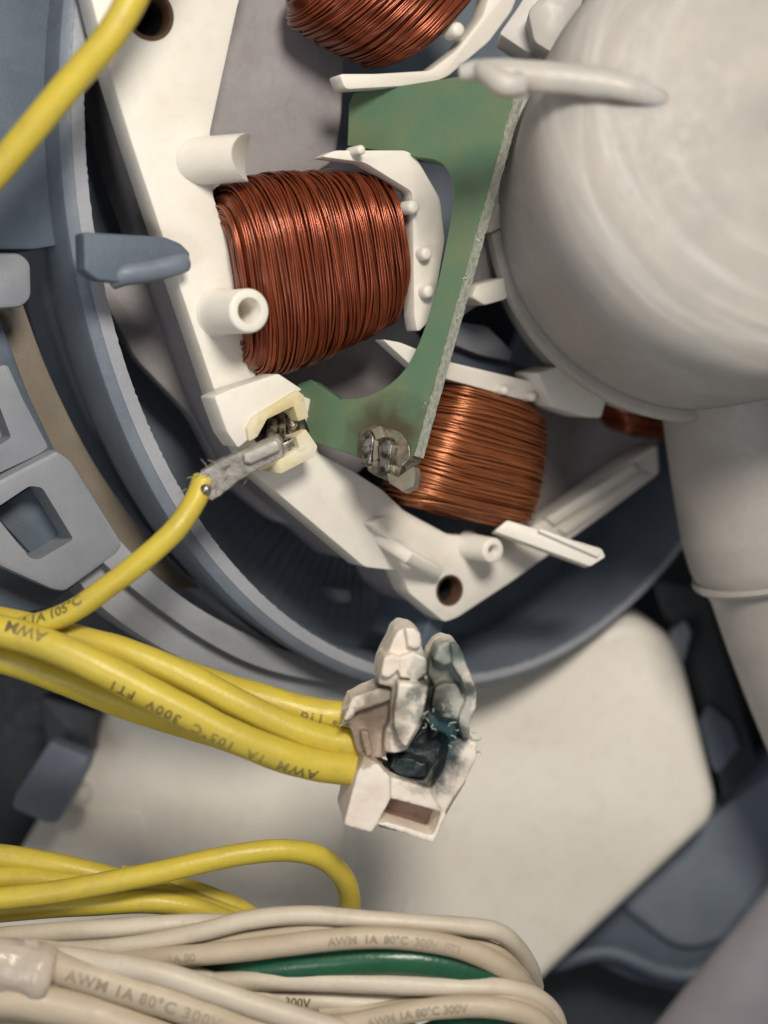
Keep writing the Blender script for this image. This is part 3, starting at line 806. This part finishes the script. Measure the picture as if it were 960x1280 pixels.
wire('upper bright yellow wire of the bundle entering the burnt connector', [(-40, 770, 1.35), (30, 784, 1.4), (90, 800, 1.45), (160, 818, 1.5), (235, 846, 1.5), (300, 880, 1.45), (360, 910, 1.35), (410, 927, 1.25), (470, 934, 1.1)], .18, M['yellow'], GY, name='yellow_wire')
wire('printed yellow wire lowest at the burnt connector, text upside down', [(-40, 782, 1.75), (20, 794, 1.8), (80, 815, 1.85), (150, 846, 1.85), (220, 882, 1.8), (290, 919, 1.7), (350, 945, 1.55), (400, 958, 1.4), (470, 964, 1.15)], .19, M['yellow'], GY, name='yellow_wire',
     text=[dict(text='AWM  1A  105°C  300V  FT1', start=4.35, height=.175, mat=M['ink'], flip=True, roll=-.5, gap=1.2), dict(text='AWM', start=.95, height=.19, mat=M['ink'], flip=True, roll=.5)])
wire('lower yellow wire tucked beneath the printed one in the bundle', [(-40, 812, 1.35), (20, 828, 1.35), (80, 850, 1.3), (150, 877, 1.2), (215, 898, 1.1), (290, 922, 1.0), (360, 944, .95), (470, 958, .9)], .18, M['yellow'], GY, name='yellow_wire')
wire('short dotted yellow wire behind the others just left of the burnt connector', [(200, 834, .95), (270, 858, 1.0), (330, 875, 1.05), (390, 890, 1.05), (470, 902, 1.0)], .19, M['yellow'], GY, name='yellow_wire',
     text=[dict(text='RU  • • •', start=1.75, height=.2, mat=M['ink'], flip=False, roll=-.25)])

wire('yellow wire arching over the cream box and bending down behind the white wires', [(-40, 1128, 1.2), (30, 1120, 1.2), (110, 1108, 1.2), (190, 1092, 1.15), (270, 1073, 1.05), (340, 1062, .95), (390, 1067, .8), (420, 1086, .6), (434, 1112, .4), (438, 1150, .1), (438, 1180, -.2)], .135, M['yellow'], GY, name='yellow_wire')
wire('uppermost yellow wire at the left edge below the grey clip', [(-40, 1068, .5), (30, 1076, .5), (90, 1086, .5), (150, 1100, .45), (220, 1118, .35), (280, 1138, .2), (330, 1165, 0)], .15, M['yellow'], GY, name='yellow_wire')
wire('yellow wire sunk between two others at the lower left', [(-40, 1098, .6), (30, 1098, .6), (90, 1104, .6), (160, 1112, .55), (230, 1126, .5), (300, 1150, .3)], .14, M['yellow'], GY, name='yellow_wire')
wire('lowest yellow wire resting on the white wires at left', [(-40, 1142, .8), (40, 1136, .8), (110, 1131, .8), (180, 1128, .8), (240, 1136, .7), (290, 1152, .5)], .135, M['yellow'], GY, name='yellow_wire')
wire('yellow wire end showing under the arching one beside the cream box', [(150, 1095, .3), (220, 1108, .3), (270, 1122, .25), (312, 1142, .15), (330, 1170, 0)], .12, M['yellow'], GY, name='yellow_wire')

GW = 'white wires along the bottom'
AWM = 'AWM 1A 80°C 300V'
wire('white wire running straight below the yellow ones at left', [(-40, 1174, 1.2), (40, 1169, 1.2), (120, 1162, 1.2), (200, 1156, 1.2), (270, 1154, 1.15), (330, 1160, 1.0), (400, 1172, .8)], .135, M['wire_white'], GW, name='white_wire')
wire('topmost white wire rising over the bundle and dropping at its right end', [(40, 1192, 1.5), (110, 1188, 1.5), (180, 1180, 1.5), (250, 1166, 1.5), (310, 1151, 1.5), (380, 1145, 1.5), (450, 1148, 1.5), (520, 1154, 1.45), (580, 1158, 1.4), (620, 1164, 1.3), (645, 1182, 1.1), (662, 1208, .8), (668, 1235, .4)], .125, M['wire_white'], GW, name='white_wire')
wire('cream wire with worn print arched above the dark green wire', [(90, 1206, 1.55), (170, 1200, 1.6), (250, 1194, 1.65), (330, 1184, 1.7), (400, 1176, 1.75), (470, 1173, 1.75), (540, 1179, 1.7), (600, 1194, 1.6), (640, 1216, 1.4), (664, 1244, 1.1)], .14, M['wire_cream'], GW, name='white_wire',
     text=[dict(text='AWM  1A  80°C  300V  FT1', start=3.0, height=.13, mat=M['ink_pale'], roll=.1), dict(text='1A 80', start=1.15, height=.13, mat=M['ink_pale'], roll=.1)])
wire('glossy dark green wire between the printed cream wire and the white ones', [(220, 1226, 1.2), (300, 1214, 1.35), (370, 1206, 1.5), (440, 1199, 1.55), (500, 1198, 1.55), (560, 1208, 1.5), (610, 1224, 1.4), (655, 1246, 1.2)], .185, M['wire_green'], 'green wires', name='green_wire')
wire('green wire glimpsed in the gap under the topmost white wire', [(60, 1188, 1.0), (160, 1184, 1.0), (260, 1178, 1.0), (340, 1172, 1.05), (430, 1172, 1.0)], .15, M['wire_green'], 'green wires', name='green_wire')
wire('white wire directly below the green one, bending down at right', [(260, 1228, 1.5), (340, 1226, 1.55), (420, 1226, 1.6), (500, 1230, 1.6), (570, 1234, 1.6), (630, 1236, 1.55), (668, 1246, 1.45), (690, 1266, 1.3), (700, 1300, 1.1)], .135, M['wire_white'], GW, name='white_wire')
wire('short white wire showing through between the green wire and the one below', [(470, 1205, 1.1), (520, 1214, 1.2), (570, 1224, 1.25), (640, 1240, 1.2)], .11, M['wire_cream'], GW, name='white_wire')
wire('white wire with a smudge of print in the lower middle of the bundle', [(240, 1236, 1.35), (320, 1246, 1.4), (400, 1252, 1.45), (470, 1254, 1.45), (530, 1250, 1.4), (600, 1246, 1.3)], .13, M['wire_white'], GW, name='white_wire',
     text=[dict(text='300V', start=1.1, height=.14, mat=M['ink'], roll=.1)])
wire('white wire slanting down across the bundle to the bottom edge', [(60, 1196, 1.9), (120, 1202, 1.95), (190, 1214, 2.0), (260, 1236, 2.0), (330, 1260, 1.95), (420, 1290, 1.9), (500, 1320, 1.8)], .155, M['wire_white'], GW, name='white_wire')
wire('thick aged wire printed AWM emerging from the tape at lower left', [(-30, 1188, 1.9), (40, 1200, 1.95), (100, 1218, 2.0), (170, 1240, 2.0), (240, 1262, 2.0), (320, 1290, 1.9), (400, 1320, 1.9)], .215, M['wire_cream'], GW, name='white_wire',
     text=[dict(text=AWM, start=1.1, height=.18, mat=M['ink_pale'], roll=.05, gap=1.15)])
wire('printed cream wire lowest at right, curving out of the bottom', [(380, 1290, 1.75), (450, 1278, 1.8), (520, 1264, 1.85), (590, 1257, 1.85), (640, 1262, 1.8), (676, 1280, 1.7), (700, 1320, 1.6)], .14, M['wire_cream'], GW, name='white_wire',
     text=[dict(text='AWM 1A 80°C 300V', start=.75, height=.13, mat=M['ink_pale'], roll=.1)])
wire('aged wire under the tape along the bottom left edge', [(-40, 1246, 2.1), (30, 1252, 2.1), (100, 1266, 2.05), (180, 1290, 2.0), (260, 1318, 2.0)], .24, M['wire_cream'], GW, name='white_wire')
wire('aged wire filling the very corner at bottom left', [(-40, 1284, 1.8), (40, 1286, 1.8), (140, 1300, 1.8), (220, 1330, 1.7)], .22, M['wire_cream'], GW, name='white_wire')
wire('cream wire seen in the gap above the bottom edge, mid bundle', [(250, 1262, 1.3), (330, 1270, 1.3), (420, 1276, 1.3), (500, 1290, 1.3), (560, 1310, 1.2)], .14, M['wire_cream'], GW, name='white_wire')
wire('cream wire half hidden under the slanting white wire', [(180, 1208, 1.2), (260, 1216, 1.25), (340, 1220, 1.25), (420, 1214, 1.2), (500, 1220, 1.1)], .12, M['wire_cream'], GW, name='white_wire')
wire('dark green wire ending at the bottom edge near the right of the bundle', [(520, 1300, 1.5), (570, 1280, 1.55), (620, 1276, 1.5), (660, 1290, 1.4), (690, 1320, 1.3)], .14, M['wire_green'], 'green wires', name='green_wire')

wire('pale wire deep in the gap under the dark green wire', [(180, 1222, 1.0), (280, 1226, 1.05), (380, 1222, 1.05), (480, 1222, 1.05), (580, 1230, 1.0), (640, 1244, .9)], .11, M['wire_white'], GW, name='white_wire')
wire('aged wire below the slanting white one at the bottom edge', [(120, 1238, 1.5), (210, 1250, 1.55), (300, 1272, 1.5), (400, 1300, 1.4)], .12, M['wire_cream'], GW, name='white_wire')
wire('thin white wire squeezed between the topmost white wire and the printed cream one', [(120, 1196, 1.3), (220, 1188, 1.4), (320, 1172, 1.45), (400, 1163, 1.45), (480, 1164, 1.4), (560, 1172, 1.35), (620, 1188, 1.2), (655, 1222, .9)], .095, M['wire_cream'], GW, name='white_wire')
wire('thin white wire just above the slanting one near the left tape', [(40, 1184, 1.5), (110, 1192, 1.5), (200, 1206, 1.55), (290, 1232, 1.5), (380, 1262, 1.45), (470, 1290, 1.4)], .11, M['wire_white'], GW, name='white_wire')
wire('thin cream wire between the two lowest loops at the right end', [(400, 1266, 1.5), (480, 1262, 1.55), (560, 1252, 1.6), (630, 1250, 1.6), (672, 1262, 1.5), (698, 1290, 1.3)], .10, M['wire_cream'], GW, name='white_wire')

tb = tube_bm(smooth2([P(-40, 1200, 2.02), P(0, 1206, 2.05), P(36, 1214, 2.05), P(66, 1222, 2.05)], 6), [.30] * 13 + [.31, .315, .32, .31, .30, .26], 24, wob=.2)
rough_up(tb, .03, 4, 0, 2)
tag(build('tape', tb, M['tape'], sharp=80), 'crumpled cloudy tape wrapped round the aged wires at bottom left', 'tape')

# ------------------------------------------------------------------ burnt connector
CP = Pl(P(520, 930, 1.3), (.12, -.12, .98))
BC = thing('burnt_connector', 'white wire connector with melted prongs and dark teal scorch marks', 'connector', P(515, 950, .4))
def q(*a): return [(380 + x / 3.2, 740 + y / 3.2) for x, y in a]
def loc(cx, cy, h): return tuple(CP.at(380 + cx / 3.2, 740 + cy / 3.2, h) - BC.location)
TEAL = (.012, .040, .048); SOOT = (.012, .014, .016); TAN = (.27, .19, .12)
M['conn'] = scorched('scorched_connector_nylon', [
    (loc(270, 560, .1), .62, (.36, .27, .19), .75), (loc(325, 450, .2), .34, (.13, .10, .07), .8), (loc(215, 560, .1), .30, (.16, .10, .07), .7),
    (loc(575, 440, .3), .62, (.24, .28, .25), .75), (loc(530, 310, .2), .36, TEAL, .9), (loc(560, 255, .3), .40, (.30, .34, .31), .6),
    (loc(515, 445, .35), .16, SOOT, .9), (loc(548, 487, .35), .13, SOOT, .9), (loc(595, 575, .3), .20, SOOT, .85), (loc(500, 380, .3), .26, (.10, .085, .06), .8),
    (loc(485, 470, .2), .24, SOOT, .8), (loc(370, 560, .4), .16, SOOT, .7), (loc(610, 230, .4), .13, TEAL, .8), (loc(664, 394, .4), .11, SOOT, .8),
    (loc(505, 600, 0), .45, TEAL, .97), (loc(540, 560, .1), .26, (.02, .07, .08), .9), (loc(500, 690, .1), .34, (.010, .022, .026), .97), (loc(420, 665, .1), .22, SOOT, .8)], (.80, .74, .65), (.70, .61, .52))
M['char'] = plastic('charred_teal_residue', (.012, .028, .031), (.012, .013, .013), .5, grain=9, gstr=.5, dirt=(.16, .18, .165), dirt_amt=.55)
def remesh(o, voxel, smooth, amp, scale, seed):
    md = o.modifiers.new('r', 'REMESH'); md.mode = 'VOXEL'; md.voxel_size = voxel
    if smooth:
        ms = o.modifiers.new('s', 'SMOOTH'); ms.iterations = smooth; ms.factor = .5
    bpy.context.view_layer.update()
    me = bpy.data.meshes.new_from_object(o.evaluated_get(bpy.context.evaluated_depsgraph_get()))
    o.modifiers.clear(); old = o.data; o.data = me; bpy.data.meshes.remove(old); me.name = o.name
    for v in me.vertices:
        p = v.co * scale + Vector((seed, seed * .7, 0))
        v.co += (noise.noise_vector(p) + noise.noise_vector(p * 2.6) * .45 + noise.noise_vector(p * 6) * .16) * amp
    for p in me.polygons: p.use_smooth = True
def melted(name, shapes, voxel=.022, smooth=6, amp=.02, scale=2.2, seed=0, mat=None):
    bm = bmesh.new()
    for pts, h, d, bev in shapes: slab_bm(q(*pts), CP, h, d, bev, 2.0, 2, bm=bm)
    o = build(name, bm, mat or M['conn'], BC, sharp=180)
    remesh(o, voxel, smooth, amp, scale, seed); return o
melted('body', [
    ([(205, 660), (345, 735), (520, 790), (640, 660), (650, 760), (545, 935), (500, 985), (300, 930), (200, 940), (175, 900)], -.25, .7, .03),
    ([(240, 655), (300, 690), (345, 740), (345, 830), (300, 920), (270, 966), (160, 932), (185, 830), (210, 740)], .32, .95, .04),
    ([(335, 738), (425, 765), (512, 790), (566, 884), (346, 828)], .26, .8, .03),
    ([(585, 600), (640, 585), (692, 605), (692, 665), (640, 765), (560, 890), (508, 794), (560, 700)], .30, 1.0, .04),
    ([(296, 930), (330, 920), (515, 978), (552, 880), (572, 890), (517, 1005), (500, 1002)], .30, 1.0, .02)], .02, 3, .007, 3)
build('cavity', slab_bm(q((340, 820), (564, 880), (520, 994), (300, 940)), CP, -.12, .3, .01), M['socket_pink'], BC)
melted('left_prong', [
    ([(300, 372), (312, 290), (340, 230), (372, 160), (398, 140), (440, 142), (466, 164), (470, 212), (492, 262), (494, 326), (470, 350), (502, 372), (490, 450), (480, 510), (440, 585), (415, 632), (372, 644), (322, 640), (322, 560), (342, 520), (352, 384)], .30, .6, .04),
    ([(402, 144), (440, 144), (464, 166), (468, 214), (440, 224), (414, 214)], .40, .5, .03),
    ([(384, 258), (440, 238), (490, 268), (492, 326), (462, 352), (386, 340)], .42, .6, .03),
    ([(380, 362), (462, 366), (498, 378), (478, 500), (440, 570), (410, 620), (380, 590), (362, 520)], .50, .6, .03),
    ([(322, 262), (350, 246), (374, 256), (372, 320), (340, 344), (310, 336)], .40, .5, .03)], .017, 2, .016, 3.4, 4)
melted('side_clip', [
    ([(190, 430), (240, 405), (300, 380), (352, 384), (358, 470), (350, 560), (330, 660), (240, 670), (205, 620), (190, 560), (158, 510)], .08, .5, .03),
    ([(158, 512), (192, 424), (206, 430), (200, 500), (176, 516)], .20, .5, .02),
    ([(200, 420), (300, 384), (350, 390), (350, 430), (260, 460), (204, 480)], .20, .4, .03),
    ([(225, 560), (258, 560), (276, 650), (250, 664)], .22, .4, .03)], .018, 2, .016, 3.2, 2)
melted('right_prong', [
    ([(508, 262), (540, 214), (572, 196), (612, 206), (636, 250), (664, 330), (690, 402), (686, 470), (668, 520), (660, 590), (600, 610), (560, 570), (506, 550), (496, 470), (505, 400), (520, 372), (490, 330)], .12, .55, .04),
    ([(590, 206), (614, 206), (640, 256), (666, 332), (692, 404), (686, 470), (664, 520), (660, 590), (630, 588), (618, 520), (650, 440), (632, 350), (596, 290)], .38, .5, .03),
    ([(536, 220), (572, 200), (604, 212), (606, 284), (560, 300), (516, 276)], .30, .4, .05),
    ([(524, 384), (560, 366), (606, 372), (640, 440), (614, 510), (556, 500), (510, 462)], .27, .4, .04)], .017, 2, .018, 3.2, 12)
melted('scorched_core', [
    ([(430, 600), (480, 540), (560, 520), (605, 590), (575, 700), (520, 795), (430, 750), (360, 700), (330, 655)], -.16, .4, .05),
    ([(360, 662), (420, 668), (490, 690), (500, 740), (400, 735), (345, 705)], .08, .3, .03)], .02, 2, .04, 4.0, 20, M['char'])
fb = bmesh.new(); rnd = random.Random(2)
for i in range(46):
    if i < 10: cx, cy = rnd.uniform(660, 695), rnd.uniform(560, 640); g = Vector((rnd.uniform(.1, 1), rnd.uniform(-.2, .7), .2))
    elif i < 25: cx, cy = rnd.uniform(150, 200), rnd.uniform(440, 530); g = Vector((-.5, -.8, .2))
    else: cx, cy = rnd.uniform(470, 650), rnd.uniform(360, 640); g = Vector((rnd.uniform(-1, 1), rnd.uniform(-1, 1), rnd.uniform(0, .8)))
    a = CP.at(380 + cx / 3.2, 740 + cy / 3.2, rnd.uniform(.15, .45) if i >= 25 else .15)
    g = g.normalized() * rnd.uniform(.04, .10)
    tube_bm([a, a + g * .5 + Vector((rnd.uniform(-.02, .02), rnd.uniform(-.02, .02), 0)), a + g], [.007, .006, .003], 4, fb)
build('frayed_strands', fb, plastic('pale_fibre', (.55, .55, .48), (.25, .30, .28), .6), BC, 'stuff')
